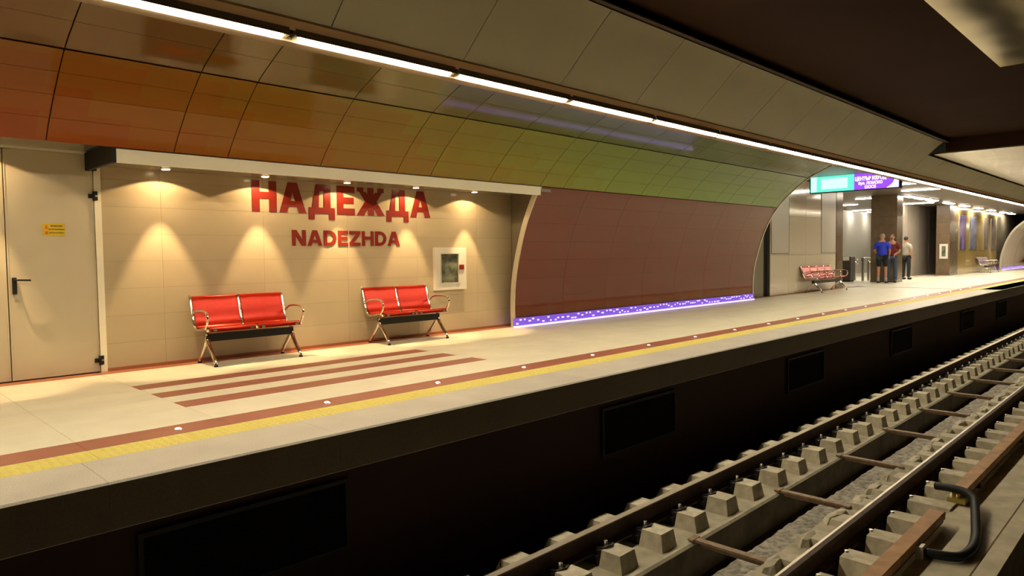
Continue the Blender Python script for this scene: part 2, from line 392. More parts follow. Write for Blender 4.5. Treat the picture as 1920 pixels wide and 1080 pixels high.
# maroon lower wall
lower = struct(curved(sL, sB-0.004, AX0, AX1, 0.02, 0.07, 14).build('wall_maroon_curve', M['vaultback']))
nr = 7; cols = 7
for c in range(cols):
    w = (AX1-AX0)/cols
    for r in range(nr):
        key = ('m', r); s0 = sL+0.002+(sB-0.012-sL)*r/nr; s1 = sL+0.002+(sB-0.012-sL)*(r+1)/nr
        if key not in cache: cache[key] = curved_mesh(s0+0.001, s1-0.001, 0.002, w-0.002, 0.0, 0.016, mat_=M['maroon'], name='maroon_panel')
        link('maroon_panel', cache[key], lower, (AX0+w*c, 0, 0))
# pale edge trims of the arch
struct(curved(0.0, sB, AX0-0.018, AX0, -0.012, 0.08, 16).build('trim_1', M['trim']))
struct(curved(0.0, sT, AX1, AX1+0.04, -0.014, 0.08, 26).build('trim_2', M['trim']))
# purple led base
def led_base(x0, x1, label, steps):
    t = empty('led_strip_light', (x0, 0, 0)); tag(t, label, 'light strip')
    L = x1-x0
    MB().box(0, L, 8.00, 8.06, 0.0, 0.025).build('sill', M['ledbright'], t)
    MB().box(0, L, 8.03, 8.07, 0.025, 0.15).build('light_panel', M['led'], t)
    pts = MB(); random.seed(3); x = 0.03
    while x < L-0.05:
        z = random.choice((0.06, 0.09, 0.12)); w = random.uniform(0.02, 0.06)
        pts.box(x, x+w, 8.015, 8.035, z-0.01, z+0.012); x += w+random.uniform(0.03, 0.10)
    tag(pts.build('glow_point', M['ledbright'], t), kind='stuff')
led_base(AX0-0.03, AX1, 'purple lit strip along the foot of the maroon curved wall nearest the camera', 0)

# ------------------------------------------------------------------ niche with the station name
wall = struct(MB().box(2.20, 8.45, YW+0.012, YW+0.15, 0, 2.32).build('wall_niche', M['walljoint']))
cw = (8.44-2.24)/5
cxs = [2.24, 2.84] + [2.84+1.2*k for k in range(1, 5)] + [8.44]
for a, b in zip(cxs, cxs[1:]):
    for r in range(8):
        z0 = -0.02+r*0.295+0.02 if r else 0.0; z1 = min(2.32, 0.295*(r+1))
        k = ('w', round(b-a, 3), r)
        if k not in cache: cache[k] = MB().box(0.001, b-a-0.001, YW, YW+0.013, z0+0.001, z1-0.001).mesh('wall_tile', M['walltile'])
        link('wall_tile', cache[k], wall, (a, 0, 0))
ne = [(p.y+0.03, p.z) for p in PS if p.z <= 2.27]
struct(MB().prism_x([(YW+0.15, 0.0), (YW+0.15, 2.30), (7.46, 2.30)]+ne[::-1], 8.45, 8.50).build('wall_niche_end', M['greyend']))
struct(MB().box(2.24, 8.45, YW-0.012, YW+0.001, 0, 0.035).build('baseboard_niche', M['bordertile']))
nc = MB(); nc.box(2.14, 8.45, 7.46, YW+0.15, 2.19, 2.315); struct(nc.build('ceiling_niche', M['nicheceil']))
struct(MB().box(2.14, 8.17, 7.425, 7.46, 2.13, 2.262).build('trim_3', M['cream']))
struct(MB().box(2.10, 2.14, 7.43, YW, 2.13, 2.315).build('trim_4', M['black']))
struct(MB().box(X0, 2.10, 7.43, YW+0.15, 2.33, 2.40).build('ceiling_door_recess', M['nicheceil']))
# doors
dw = MB(); dw.box(X0, 0.62, YW+0.03, YW+0.15, 0, 2.34); struct(dw.build('wall_left', M['walltile']))
def leaf(name, x0, x1):
    d = struct(MB().bevbox(x0, x1, YW-0.01, YW+0.04, 0.012, 2.300, 0.0).build(name, M['door']))
    rim = MB(); rim.box(x0+0.0, x0+0.012, YW-0.016, YW-0.010, 0.012, 2.30); rim.box(x1-0.012, x1, YW-0.016, YW-0.010, 0.012, 2.30)
    rim.box(x0, x1, YW-0.016, YW-0.010, 2.288, 2.30); rim.build('leaf_rim', M['door'], d); return d
d1 = leaf('door_1', 1.395, 2.165); d2 = leaf('door_2', 0.62, 1.385)
fr = MB(); fr.box(2.172, 2.235, YW-0.03, YW+0.08, 0, 2.33); fr.box(0.56, 0.615, YW-0.03, YW+0.08, 0, 2.33); fr.box(0.615, 2.172, YW-0.015, YW+0.08, 2.303, 2.33)
struct(fr.build('trim_5', M['cream']))
struct(MB().box(0.56, 2.235, YW+0.05, YW+0.12, 0, 2.33).build('wall_door_back', M['joint']))
hd = MB(); hd.bevbox(1.425, 1.462, YW-0.035, YW-0.011, 0.87, 1.035, 0.004); hd.tube([(1.443, YW-0.03, 1.01), (1.443, YW-0.075, 1.01), (1.47, YW-0.08, 1.01), (1.57, YW-0.08, 1.005)], 0.009, 8)
hd.build('door_handle', M['black'], d1)
for z in (2.18, 1.87, 0.13):
    h = MB(); h.tube([(2.168, YW-0.03, z-0.05), (2.168, YW-0.03, z+0.05)], 0.013, 10); h.box(2.12, 2.168, YW-0.024, YW-0.010, z-0.022, z+0.022); h.box(2.168, 2.20, YW-0.045, YW-0.02, z-0.045, z-0.005); h.box(2.168, 2.20, YW-0.045, YW-0.02, z+0.01, z+0.05)
    h.build('hinge', M['black'], d1)
# warning sign on the door
ws = empty('warning_sign', (1.70, YW-0.011, 1.45)); tag(ws, 'small yellow warning sign with black lines of writing on the cream door', 'sign')
MB().box(0, 0.195, -0.003, 0, 0, 0.125).build('plate', M['signyel'], ws)
MB().prism_y([(0.018,0.07),(0.052,0.07),(0.035,0.112)], -0.0045, -0.003).build('symbol', M['signor'], ws); MB().box(0.022, 0.048, -0.0045, -0.003, 0.015, 0.045).build('symbol', M['signor'], ws)

def text_obj(name, body, size, m, parent, loc, rot, extrude=0.001, bold=0.0, sx=1.0):
    c = bpy.data.curves.new(name, 'FONT'); c.body = body; c.size = size; c.extrude = extrude; c.offset = bold; c.resolution_u = 2
    c.align_x = 'CENTER'; c.align_y = 'CENTER'
    o = bpy.data.objects.new(name, c); COL.objects.link(o)
    bpy.context.view_layer.update()
    me = bpy.data.meshes.new_from_object(o.evaluated_get(bpy.context.evaluated_depsgraph_get()))
    COL.objects.unlink(o); bpy.data.objects.remove(o); bpy.data.curves.remove(c)
    me.materials.clear(); me.materials.append(m)
    r = link(name, me, parent, loc); r.rotation_euler = rot; r.scale = (sx, 1, 1); return r
for k, (tx, ww) in enumerate([('ВНИМАНИЕ', 0.9), ('ВИСОКО НАПРЕЖЕНИЕ', 0.72), ('ОПАСНО ЗА ЖИВОТА', 0.75)]):
    text_obj('writing', tx, 0.020 if k == 0 else 0.0165, M['black'], ws, (0.122, -0.0035, 0.098-0.034*k), (PI/2, 0, 0), 0.0004, 0.0004, ww)

# ------------------------------------------------------------------ letters (drawn as strokes)
def seg(mb, x0, z0, x1, z1, w, d=0.006):
    # horizontal-width stroke from (x0,z0) to (x1,z1)
    k = len(mb.v)*0.00004
    mb.prism_y([(x0-w/2, z0), (x0+w/2, z0), (x1+w/2, z1), (x1-w/2, z1)], -d-k, -k*0.1)
def bar(mb, x0, x1, z0, z1, d=0.006):
    k = len(mb.v)*0.00004; mb.prism_y([(x0,z0),(x1,z0),(x1,z1),(x0,z1)], -d-k, -k*0.1)
def glyph(ch, w, h, t):
    mb = MB(); v = t*0.86
    if ch in 'НH': bar(mb,0,t,0,h); bar(mb,w-t,w,0,h); bar(mb,t,w-t,h*0.42,h*0.42+v)
    elif ch in 'АA':
        c = w/2; seg(mb, t*0.52, 0, c-t*0.12, h, t*1.04); seg(mb, w-t*0.52, 0, c+t*0.12, h, t*1.04); bar(mb, w*0.24, w*0.76, h*0.20, h*0.20+v*0.85)
    elif ch == 'Д':
        f = h*0.20; bar(mb, 0, w, 0, v*0.95); bar(mb, 0, t*0.88, -f, v*0.5); bar(mb, w-t*0.88, w, -f, v*0.5)
        mb.prism_y([(t*0.55, v*0.9), (t*1.5, v*0.9), (w*0.42, h-v*0.5), (w*0.42, h), (w*0.28, h)], -0.0064, -0.0002)
        bar(mb, w*0.28, w-t*0.62, h-v, h); bar(mb, w-t*1.62, w-t*0.62, v*0.9, h-v)
    elif ch in 'ЕE': bar(mb,0,t,0,h); bar(mb,t,w,0,v); bar(mb,t,w*0.94,h*0.5-v/2,h*0.5+v/2); bar(mb,t,w,h-v,h)
    elif ch == 'Ж':
        c = w/2; bar(mb, c-t/2, c+t/2, 0, h)
        for s in (-1, 1):
            seg(mb, c+s*t*0.4, h*0.50, c+s*(w/2-t*0.55), 0, t*1.15)
            seg(mb, c+s*t*0.4, h*0.50, c+s*(w/2-t*0.95), h*0.84, t*1.05)
            bar(mb, c+min(s*(w/2-t*0.1), s*(w/2-t*1.1)), c+max(s*(w/2-t*0.1), s*(w/2-t*1.1)), h*0.84, h)
            bar(mb, c+min(0, s*t*0.7), c+max(0, s*t*0.7), h*0.42, h*0.58)
    elif ch == 'N': bar(mb,0,t,0,h); bar(mb,w-t,w,0,h); seg(mb, w-t*0.62, 0, t*0.62, h, t*1.2)
    elif ch == 'Z': bar(mb,0,w,0,v); bar(mb,0,w,h-v,h); mb.prism_y([(0,v*0.95),(t*1.25,v*0.95),(w,h-v*0.95),(w-t*1.25,h-v*0.95)], -0.0064, -0.0002)
    elif ch == 'D':
        bar(mb,0,t,0,h); K = 10; cx = w*0.42
        o = [(cx+(w-cx)*math.cos(-PI/2+PI*k/K), h/2+h/2*math.sin(-PI/2+PI*k/K)) for k in range(K+1)]
        i = [(cx+(w-cx-t)*math.cos(-PI/2+PI*k/K), h/2+(h/2-v)*math.sin(-PI/2+PI*k/K)) for k in range(K+1)]
        for k in range(K): mb.prism_y([o[k], o[k+1], i[k+1], i[k]], -0.0064, -0.0002)
        bar(mb,t,cx,0,v); bar(mb,t,cx,h-v,h)
    return mb
def word(name, chars, x0, x1, z, h, t, gap, label, wf):
    root = empty(name, (x0, YW-0.002, z)); tag(root, label, 'sign', 'station name on the niche wall')
    tot = sum(wf[c] for c in chars); avail = (x1-x0)-gap*(len(chars)-1); x = 0
    for c in chars:
        w = wf[c]/tot*avail
        glyph(c, w, h, t).build('letter', M['letter'], root, (x, 0, 0)); x += w+gap
    return root
word('name_lettering', 'НАДЕЖДА', 3.90, 6.69, 1.775, 0.385, 0.100, 0.035, 'large dark red Cyrillic station name above the smaller Latin one on beige wall', {'Н':0.95,'А':1.1,'Д':1.15,'Е':0.82,'Ж':1.35})
word('name_lettering', 'NADEZHDA', 4.42, 6.12, 1.350, 0.205, 0.052, 0.022, 'smaller dark red Latin station name beneath the Cyrillic one', {'N':1.0,'A':1.1,'D':0.98,'E':0.80,'Z':0.9,'H':1.0})

# ------------------------------------------------------------------ fire cabinet in the niche
fc = empty('fire_cabinet', (6.73, YW, 0.67)); tag(fc, 'white framed fire hose cabinet with grey window on the beige wall', 'cabinet')
f = MB(); Wc, Hc = 0.635, 0.655
f.box(0, Wc, -0.05, 0, 0, 0.11); f.box(0, Wc, -0.05, 0, Hc-0.10, Hc); f.box(0, 0.12, -0.05, 0, 0.11, Hc-0.10); f.box(Wc-0.16, Wc, -0.05, 0, 0.11, Hc-0.10)
f.build('frame', M['white'], fc)
MB().box(0.12, Wc-0.16, -0.03, -0.02, 0.11, Hc-0.10).build('window', M['cabglass'], fc)
MB().box(0.10, Wc-0.14, -0.058, -0.05, Hc-0.10, Hc-0.09).box(0.10, Wc-0.14, -0.058, -0.05, 0.10, 0.11).box(0.11, 0.12, -0.058, -0.05, 0.11, Hc-0.1).build('window_rim', M['trim'], fc)
tag(MB().bevbox(Wc-0.15, Wc-0.055, -0.062, -0.05, 0.31, 0.385, 0.0).build('latch', M['letter'], fc), 'dark red latch')

# ------------------------------------------------------------------ downlights in the niche
lr = disc(MB(), 0.055, -0.012, 0.0, 0, n=20, r2=0.06).mesh('rim', M['chrome']); ll = disc(MB(), 0.042, -0.016, -0.010, 0, n=20).mesh('lens', M['spot'])
def spot_data(nm, ang, pw, blend):
    d = bpy.data.lights.new(nm, 'SPOT'); d.energy = pw; d.color = SPOT_COL; d.spot_size = math.radians(ang*2); d.spot_blend = blend; d.shadow_soft_size = 0.012; return d
sd1 = spot_data('spot_inner', 25, SPOT_IN, 0.45); sd2 = spot_data('spot_outer', 70, SPOT_OUT, 0.10)
DL = ['above the door at far left', 'leftmost in the niche, left of the lettering', 'above the first letters of the name', 'above the middle of the name', 'above the last letters of the name', 'rightmost, above the white cabinet']
for i, x in enumerate([1.08, 2.82, 3.96, 5.10, 6.24, 7.38]):
    zc = 2.33 if i == 0 else 2.19
    t = empty('downlight', (x, 8.10, zc)); tag(t, 'small round recessed downlight, ' + DL[i], 'ceiling light', 'downlights over the niche wall')
    link('rim', lr, t); link('lens', ll, t)
    for d in (sd1, sd2):
        l = link('bulb', d, t, (0, 0, -0.022))

# ------------------------------------------------------------------ lamp line, grey vault, ceilings
lb = MB().add([(0.02,4.948,2.8415),(1.59,4.948,2.8415),(1.59,4.862,2.849),(0.02,4.862,2.849),(0.02,4.951,2.891),(1.59,4.951,2.891),(1.59,4.873,2.916),(0.02,4.873,2.916)],
              [(0,3,2,1),(4,5,6,7),(0,1,5,4),(1,2,6,5),(2,3,7,6),(3,0,4,7)]).mesh('housing', M['lampbody'])
ld = MB().prism_x([(4.945,2.842),(4.943,2.838),(4.925,2.8235),(4.885,2.829),(4.868,2.8445),(4.870,2.848)][::-1], 0.07, 1.54).mesh('diffuser', M['lamp'])
for i in range(44):
    t = empty('linear_ceiling_light', (2.635-1.62*3+1.62*i, 0, 0))
    tag(t, ('long bright tube light above the platform, ' + OR[i-2] + ' from the left in the line') if i > 1 else 'tube light of the platform line, beyond the left edge, ' + ('farthest back' if i == 0 else 'nearer the photo edge'), 'ceiling light', 'linear lights along the vault')
    link('housing', lb, t); link('diffuser', ld, t)
struct(MB().add([(X0,5.05,2.818),(X1,5.05,2.818),(X1,4.953,2.8295),(X0,4.953,2.8295),(X0,5.05,2.850),(X1,5.05,2.850),(X1,4.955,2.850),(X0,4.955,2.850)],
    [(0,3,2,1),(4,5,6,7),(0,1,5,4),(1,2,6,5),(2,3,7,6),(3,0,4,7)]).build('trim_6', M['trimtan']))
struct(MB().add([(X0,4.880,2.895),(X1,4.880,2.895),(X1,4.841,2.960),(X0,4.841,2.960),(X0,4.894,2.948),(X1,4.894,2.948),(X1,4.853,2.989),(X0,4.853,2.989)],
    [(0,1,2,3),(4,7,6,5),(0,4,5,1),(1,5,6,2),(2,6,7,3),(3,7,4,0)]).build('trim_7', M['copper']))
VP = smooth_path([(0,4.841,2.977),(0,4.657,3.144),(0,4.461,3.324),(0,4.281,3.488),(0,4.167,3.577)], 3)
def vpanel(w, ps, name='vault_panel', off=0.012):
    mb = MB(); n = len(ps); a = [(0.005, p.y, p.z) for p in ps]; b = [(w-0.005, p.y, p.z) for p in ps]
    c = [(0.005, p.y+off*0.7, p.z+off*0.7) for p in ps]; d = [(w-0.005, p.y+off*0.7, p.z+off*0.7) for p in ps]
    V4 = a+b+c+d
    mb.add(V4, [(k,k+1,n+k+1,n+k) for k in range(n-1)], 0, True); mb.add(V4, [(2*n+k+1,2*n+k,3*n+k,3*n+k+1) for k in range(n-1)], 0, True)
    for g in ([(0,n,3*n,2*n)], [(n-1,3*n-1,4*n-1,2*n-1)], [(k,2*n+k,2*n+k+1,k+1) for k in range(n-1)], [(n+k,n+k+1,3*n+k+1,3*n+k) for k in range(n-1)]): mb.add(V4, g)
    return mb
vb = MB(); n = len(VP)
bp = [(X0, p.y+0.02, p.z+0.02) for p in VP]+[(18.15, p.y+0.02, p.z+0.02) for p in VP]+[(X0, p.y+0.06, p.z+0.06) for p in VP]+[(18.15, p.y+0.06, p.z+0.06) for p in VP]
vb.add(bp, [(k,k+1,n+k+1,n+k) for k in range(n-1)]+[(2*n+k+1,2*n+k,3*n+k,3*n+k+1) for k in range(n-1)]+[(0,n,3*n,2*n),(n-1,3*n-1,4*n-1,2*n-1)])
vault = struct(vb.build('ceiling_vault', M['vaultback']))
VW = 1.356
vm = vpanel(VW, VP).mesh('vault_panel', M['vault'])
x = 2.94-VW*5; k = 0
while x+VW < 18.3: link('vault_panel', vm, vault, (x, 0, 0)); x += VW
# the vault goes on lower beyond, in the same panels
VP2 = [p for p in VP if p.z < 3.36]
v2 = struct(MB().box(x-0.02, X1, 4.48, 4.52, 3.375, 3.40).build('ceiling_vault_far', M['vaultback']))
vm2 = vpanel(VW, VP2).mesh('vault_panel', M['vault'])
while x < X1-VW: link('vault_panel', vm2, v2, (x, 0, 0)); x += VW
struct(MB().box(X0, X1, 4.99, 5.05, 2.90, 3.66).build('wall_above_lamps', M['vaultback']))
struct(MB().add([(X0,6.09,3.225),(AX1,6.09,3.225),(AX1,4.99,2.875),(X0,4.99,2.875),(X0,6.09,3.26),(AX1,6.09,3.26),(AX1,4.99,2.91),(X0,4.99,2.91)],
    [(0,3,2,1),(4,5,6,7),(0,1,5,4),(1,2,6,5),(2,3,7,6),(3,0,4,7)]).build('ceiling_soffit', M['vault']))
struct(MB().box(X0, 18.2, -9, 4.41, 3.684, 3.80).build('ceiling', M['ceil']))
struct(MB().box(X0, 18.2, 4.10, 4.18, 3.59, 3.61).build('trim_8', M['railside']))
struct(MB().box(18.14, 18.7, -9, 4.18, 3.40, 3.80).build('ceiling_step', M['ceil']))
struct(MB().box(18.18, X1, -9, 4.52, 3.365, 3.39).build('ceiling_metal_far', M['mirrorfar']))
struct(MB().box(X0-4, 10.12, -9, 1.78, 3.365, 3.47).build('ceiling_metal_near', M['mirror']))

# ------------------------------------------------------------------ beyond the arch: hall
HZ = 3.26
struct(MB().box(AX1+0.04, X1, 5.05, 14.0, HZ, HZ+0.1).build('ceiling_hall', M['hallceil']))
struct(MB().box(16.9, 18.10, 8.40, 8.6, 0, HZ).build('wall_arch_end', M['greyend']))
struct(MB().box(18.10, 18.45, 8.46, 8.6, 0, HZ).build('wall_gap', M['black']))
gw = struct(MB().box(18.45, 23.2, 8.385, 8.6, 0, HZ).build('wall_glass', M['joint']))
for i in range(4):
    for r in range(3):
        w = (23.2-18.45)/4
        MB().box(0.004, w-0.004, 8.37, 8.386, [0.0,1.10,2.2][r]+0.003, [1.10,2.2,HZ][r]-0.003).build('glass_panel', M['glasspanel'], gw, (18.45+w*i, 0, 0))
for i, (x0, x1) in enumerate([(18.50, 19.62), (22.0, 23.15)]):
    t = empty('map_board', (x0, 8.37, 1.15)); tag(t, 'tall pale grey board on the beige wall, ' + ('left one beside the dark gap' if i == 0 else 'right one beside the brown pillar'), 'poster', 'boards on the wall past the arch')
    MB().box(0, x1-x0, -0.012, 0, 0, 1.85).build('sheet', M['poster'], t)
    q = MB(); q.box(-0.015,0,-0.02,0,-0.015,1.865); q.box(x1-x0,x1-x0+0.015,-0.02,0,-0.015,1.865); q.box(0,x1-x0,-0.02,0,-0.015,0); q.box(0,x1-x0,-0.02,0,1.85,1.865); q.build('frame', M['steel'], t)
def column(x0, x1, y0, y1, label, m=M['stone']):
    t = empty('column', (x0, y0, 0)); tag(t, label, 'column')
    zc = [0, 0.12, 0.86, 1.66, 2.46, HZ]
    for a, b in zip(zc, zc[1:]): MB().bevbox(0 if b > 0.2 else -0.01, x1-x0+(0 if b > 0.2 else 0.01), 0 if b > 0.2 else -0.01, y1-y0, a, b-0.004, 0.003).build('cladding_panel' if b > 0.2 else 'plinth', m, t)
    return t
column(23.2, 23.75, 8.35, 9.0, 'narrow brown stone pillar ending the beige wall')
column(28.5, 29.2, 8.10, 9.0, 'broad dark brown stone column behind the man in blue')
cb = column(37.0, 38.5, 8.30, 8.85, 'brown stone column carrying a small white framed cabinet')
t = empty('hose_cabinet', (36.985, 8.36, 0.78)); tag(t, 'small white framed cabinet on the far brown column', 'cabinet')
q = MB(); q.box(-0.03,0,0,0.34,0,0.10); q.box(-0.03,0,0,0.34,0.58,0.68); q.box(-0.03,0,0,0.09,0.10,0.58); q.box(-0.03,0,0.25,0.34,0.10,0.58); q.build('frame', M['white'], t)
MB().box(-0.015,0,0.09,0.25,0.10,0.58).build('window', M['cabglass'], t)
struct(MB().box(30, 48.5, 13.0, 13.2, 0, HZ).build('wall_hall_back', M['hallwhite']))
struct(MB().box(23.6, 23.75, 9.0, 13.2, 0, HZ).build('wall_hall_side', M['hallwhite']))
gy = struct(MB().box(33.6, 44, 9.62, 9.8, 0, HZ).build('wall_grey', M['joint']))
for i in range(6): MB().box(0.01, 1.7, 9.60, 9.62, 0.0, HZ).build('cladding_panel', M['greywall'], gy, (33.6+1.73*i, 0, 0))
yw = struct(MB().box(38.5, 47.2, 8.315, 8.5, 0, HZ).build('wall_yellow', M['joint']))
for i in range(6):
    w = 8.7/6
    for a, b in ((0, 1.1), (1.1, 2.2), (2.2, HZ)): MB().box(0.006, w-0.006, 8.30, 8.316, a+0.004, b-0.004).build('glass_panel', M['yellowpanel'], yw, (38.5+w*i, 0, 0))
posterc = [mat('poster_violet', (0.20,0.13,0.36), 0.3, var=0.8, vscale=2.5), mat('poster_blue', (0.16,0.17,0.28), 0.3, var=0.8, vscale=3), mat('poster_dim', (0.22,0.18,0.16), 0.3, var=0.6, vscale=3)]
for i, (x0, x1, nm) in enumerate([(38.7, 40.0, 'leftmost, violet'), (40.8, 42.2, 'second, bluish'), (43.9, 45.0, 'third, dim'), (45.7, 46.9, 'rightmost, dim')]):
    t = empty('wall_poster', (x0, 8.30, 1.15)); tag(t, 'tall framed poster on the far yellow wall, ' + nm, 'poster', 'posters on the far yellow wall')
    MB().box(0, x1-x0, -0.02, 0, 0, 1.7).build('frame', M['steel'], t); MB().box(0.04, x1-x0-0.04, -0.026, -0.02, 0.04, 1.66).build('sheet', posterc[min(i, 2)], t)
struct(MB().box(47.2, 64, 8.4, 8.6, 0, HZ).build('wall_far_gap', M['greyend']))
fu = struct(curved(sB, sT, 47.2, X1, 0.02, 0.07, 14).build('wall_upper_curve_far', M['vaultback']))
fm = struct(curved(sL, sB, 47.2, X1, 0.02, 0.07, 14).build('wall_maroon_curve_far', M['vaultback']))
for i in range(6):
    w = (X1-47.2)/6
    curved(sB, sT, 0.01, w-0.01, 0.0, 0.016, 10).build('enamel_panel', M['vault'], fu, (47.2+w*i, 0, 0))
    curved(sL, sB, 0.01, w-0.01, 0.0, 0.016, 10).build('maroon_panel', M['maroon'], fm, (47.2+w*i, 0, 0))
struct(curved(0, sT, 47.15, 47.2, -0.014, 0.08, 26).build('trim_9', M['trim']))
led_base(47.2, X1, 'purple lit strip along the foot of the farthest maroon wall at the right edge', 0)
struct(MB().box(X1, X1+0.2, -9, 14, -1.8, 4.4).build('wall_far', M['darkconc']))
# hall lights; the two deepest strips are added to brighten the back wall
sm = MB().box(-0.06, 0.06, -0.6, 0.6, -0.03, -0.005).mesh('diffuser', M['strip']); sh = MB().bevbox(-0.08, 0.08, -0.63, 0.63, -0.012, 0.0, 0.0).mesh('housing', M['white'])
HL = [(24.1,6.75,'first behind the lit sign'),(26.9,6.9,'right of the lit sign'),(29.55,9.3,'left of the dark column top'),(34.6,9.0,'in front of the grey wall'),(33.0,11.6,'deep in the hall'),(38.0,12.3,'deepest in the hall, added to brighten the back wall'),(40.2,12.3,'deepest and rightmost in the hall, added to brighten the back wall'),(27.5,11.0,'over the turnstiles')]
for x, y, w in HL:
    t = empty('hall_light', (x, y, HZ)); tag(t, 'white strip light under the hall ceiling, ' + w, 'ceiling light', 'strip lights in the hall'); link('housing', sh, t); link('diffuser', sm, t)
sm2 = MB().box(-0.5, 0.5, -0.12, 0.12, -0.05, -0.02).mesh('diffuser', M['strip']); sh2 = MB().bevbox(-0.55, 0.55, -0.15, 0.15, -0.03, 0.0, 0.0).mesh('housing', M['white'])
for i, x in enumerate([29.8, 31.1, 32.7, 35.4, 38.2, 41.0, 44.0, 47.2, 49.4]):
    t = empty('row_light', (x, 8.0, HZ)); tag(t, 'bright oblong light in the row running along the far wall, ' + ['nearest', 'second', 'third', 'fourth', 'fifth', 'sixth', 'seventh', 'eighth', 'farthest'][i] + ' of the nine', 'ceiling light', 'row of lights along the far wall'); link('housing', sh2, t); link('diffuser', sm2, t)
# direction sign
sg = empty('direction_sign', (20.0, 5.62, 2.81)); tag(sg, 'hanging lit sign, mint green on the left and violet with white writing on the right', 'sign')
MB().box(0, 0.16, 0, 2.32, 0, 0.48).build('box', M['signframe'], sg)
MB().box(-0.012, 0, 1.13, 2.29, 0.025, 0.455).build('green_panel', M['signgreen'], sg)
MB().box(-0.012, 0, 0.03, 1.13, 0.025, 0.455).build('violet_panel', M['signpurple'], sg)
MB().box(-0.016, -0.012, 1.30, 2.00, 0.10, 0.38).box(-0.016, -0.012, 2.12, 2.27, 0.04, 0.44).build('green_arrow_field', M['signmint'], sg)
R = (PI/2, 0, -PI/2)
text_obj('writing', 'ЦЕНТЪР ИЗХОД', 0.135, M['signwhite'], sg, (-0.014, 0.72, 0.305), R, 0.002, 0.004, 0.72)
text_obj('writing', 'бул. ЛОМСКО', 0.105, M['signwhite'], sg, (-0.014, 0.72, 0.185), R, 0.002, 0.003, 0.85)
text_obj('writing', 'ШОСЕ', 0.105, M['signwhite'], sg, (-0.014, 0.72, 0.08), R, 0.002, 0.003, 0.9)
ar = MB(); K = 10
for k in range(K):
    z0_, z1_ = 0.03+0.42*k/K, 0.03+0.42*(k+1)/K
    f0, f1 = [0.14+0.19*abs((z-0.24)/0.21)**2 for z in (z0_, z1_)]
    ar.add([(-0.015,0.035,z0_),(-0.015,f0,z0_),(-0.015,f1,z1_),(-0.015,0.035,z1_)], [(0,1,2,3)])
ar.build('arrow', M['signwhite'], sg)
for y in (0.35, 1.95): MB().tube([(0.08, y, 0.48), (0.08, y, HZ-2.81)], 0.015, 8).build('hanger', M['steel'], sg)

# ------------------------------------------------------------------ track
struct(MB().box(X0, X1, -9, 4.45, -1.95, -1.66).build('floor_track', M['darkconc']))
RZ = -1.10
def rail_mb(x0, x1, y, s):
    p = [(-0.075,-0.172),(0.075,-0.172),(0.075,-0.160),(0.012,-0.142),(0.010,-0.045),(0.036,-0.032),(0.036,-0.006),(0.030,0.0),(-0.030,0.0),(-0.036,-0.006),(-0.036,-0.032),(-0.010,-0.045),(-0.012,-0.142),(-0.075,-0.160)]
    return MB().prism_x([(y+a, RZ+b) for a, b in p], x0, x1)
def rail(y, label):
    t = empty('running_rail', (0, y, RZ)); tag(t, label, 'rail', 'running rails')
    m = rail_mb(X0, X1, 0, 1); m.v = [(a, b, c-RZ) for a, b, c in m.v]; m.build('rail_body', M['railside'], t)
    MB().box(X0, X1, -0.031 if y > 3 else 0.010, 0.031, 0.0, 0.0015).build('rail_head', M['railtop'], t)
rail(3.58, 'far steel running rail nearest the platform wall'); rail(2.08, 'near steel running rail beside the rusty third rail')
def plinth(y0, y1, label, m=M['conc']):
    t = empty('track_plinth', (0, 0, 0)); tag(t, label, 'track plinth'); 
    pl = MB(); x = X0
    while x < X1:
        pl.prism_x([(y0-0.02,-1.67),(y1,-1.67),(y1,-1.35),(y0+0.02,-1.35),(y0,-1.37)], x, min(X1, x+6.93)); x += 6.94
    o = pl.build('slab', [m, M['sideshade']], t)
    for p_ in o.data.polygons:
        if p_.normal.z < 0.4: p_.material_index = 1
    return t
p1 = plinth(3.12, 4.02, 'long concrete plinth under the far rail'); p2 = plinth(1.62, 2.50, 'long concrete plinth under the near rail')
SP = 0.572; BX = 3.98
inner = MB().frustum(-0.115, 0.115, 3.20, 3.44, -1.35, -1.20, 0.018, 0.025, 0, 0.02)
im = [inner.mesh('rail_block', M['concblock'])]
im.append(MB().frustum(-0.11, 0.12, 3.21, 3.44, -1.35, -1.208, 0.014, 0.03, 0, 0.02).mesh('rail_block', M['concblock']))
om = MB().frustum(-0.15, 0.15, 3.69, 3.94, -1.35, -1.195, 0.04, 0.02, 0, 0.06).mesh('rail_block', M['concblock'])
tm = MB().add([(-0.14,1.66,-1.36),(0.14,1.66,-1.36),(0.14,1.96,-1.36),(-0.14,1.96,-1.36),(-0.11,1.60,-1.18),(0.11,1.60,-1.18),(0.10,1.955,-1.18),(-0.10,1.955,-1.18)],
              [(0,3,2,1),(4,5,6,7),(0,1,5,4),(1,2,6,5),(2,3,7,6),(3,0,4,7)]).mesh('rail_block', M['concblock'])
nm_ = MB().frustum(-0.13, 0.13, 2.20, 2.46, -1.35, -1.30, 0.02, 0.02).mesh('rail_block', M['concblock'])
def clip_mesh(s, y):
    c = MB(); c.box(-0.07, 0.07, min(y, y+s*0.10), max(y, y+s*0.10), -1.27, -1.235)
    c.tube([(-0.05, y+s*0.01, -1.225), (-0.06, y+s*0.09, -1.20), (0.0, y+s*0.115, -1.19), (0.06, y+s*0.09, -1.20), (0.05, y+s*0.01, -1.225)], 0.011, 6)
    c.tube([(0, y+s*0.06, -1.24), (0, y+s*0.06, -1.165)], 0.016, 8, 1); return c.mesh('rail_clip', [M['clip'], M['boltm']])
pad = MB().box(-0.10, 0.10, -0.12, 0.12, -1.352, -1.272).mesh('base_plate', M['clip'])
c1 = clip_mesh(-1, 3.51); c2 = clip_mesh(-1, 2.01)
random.seed(11)
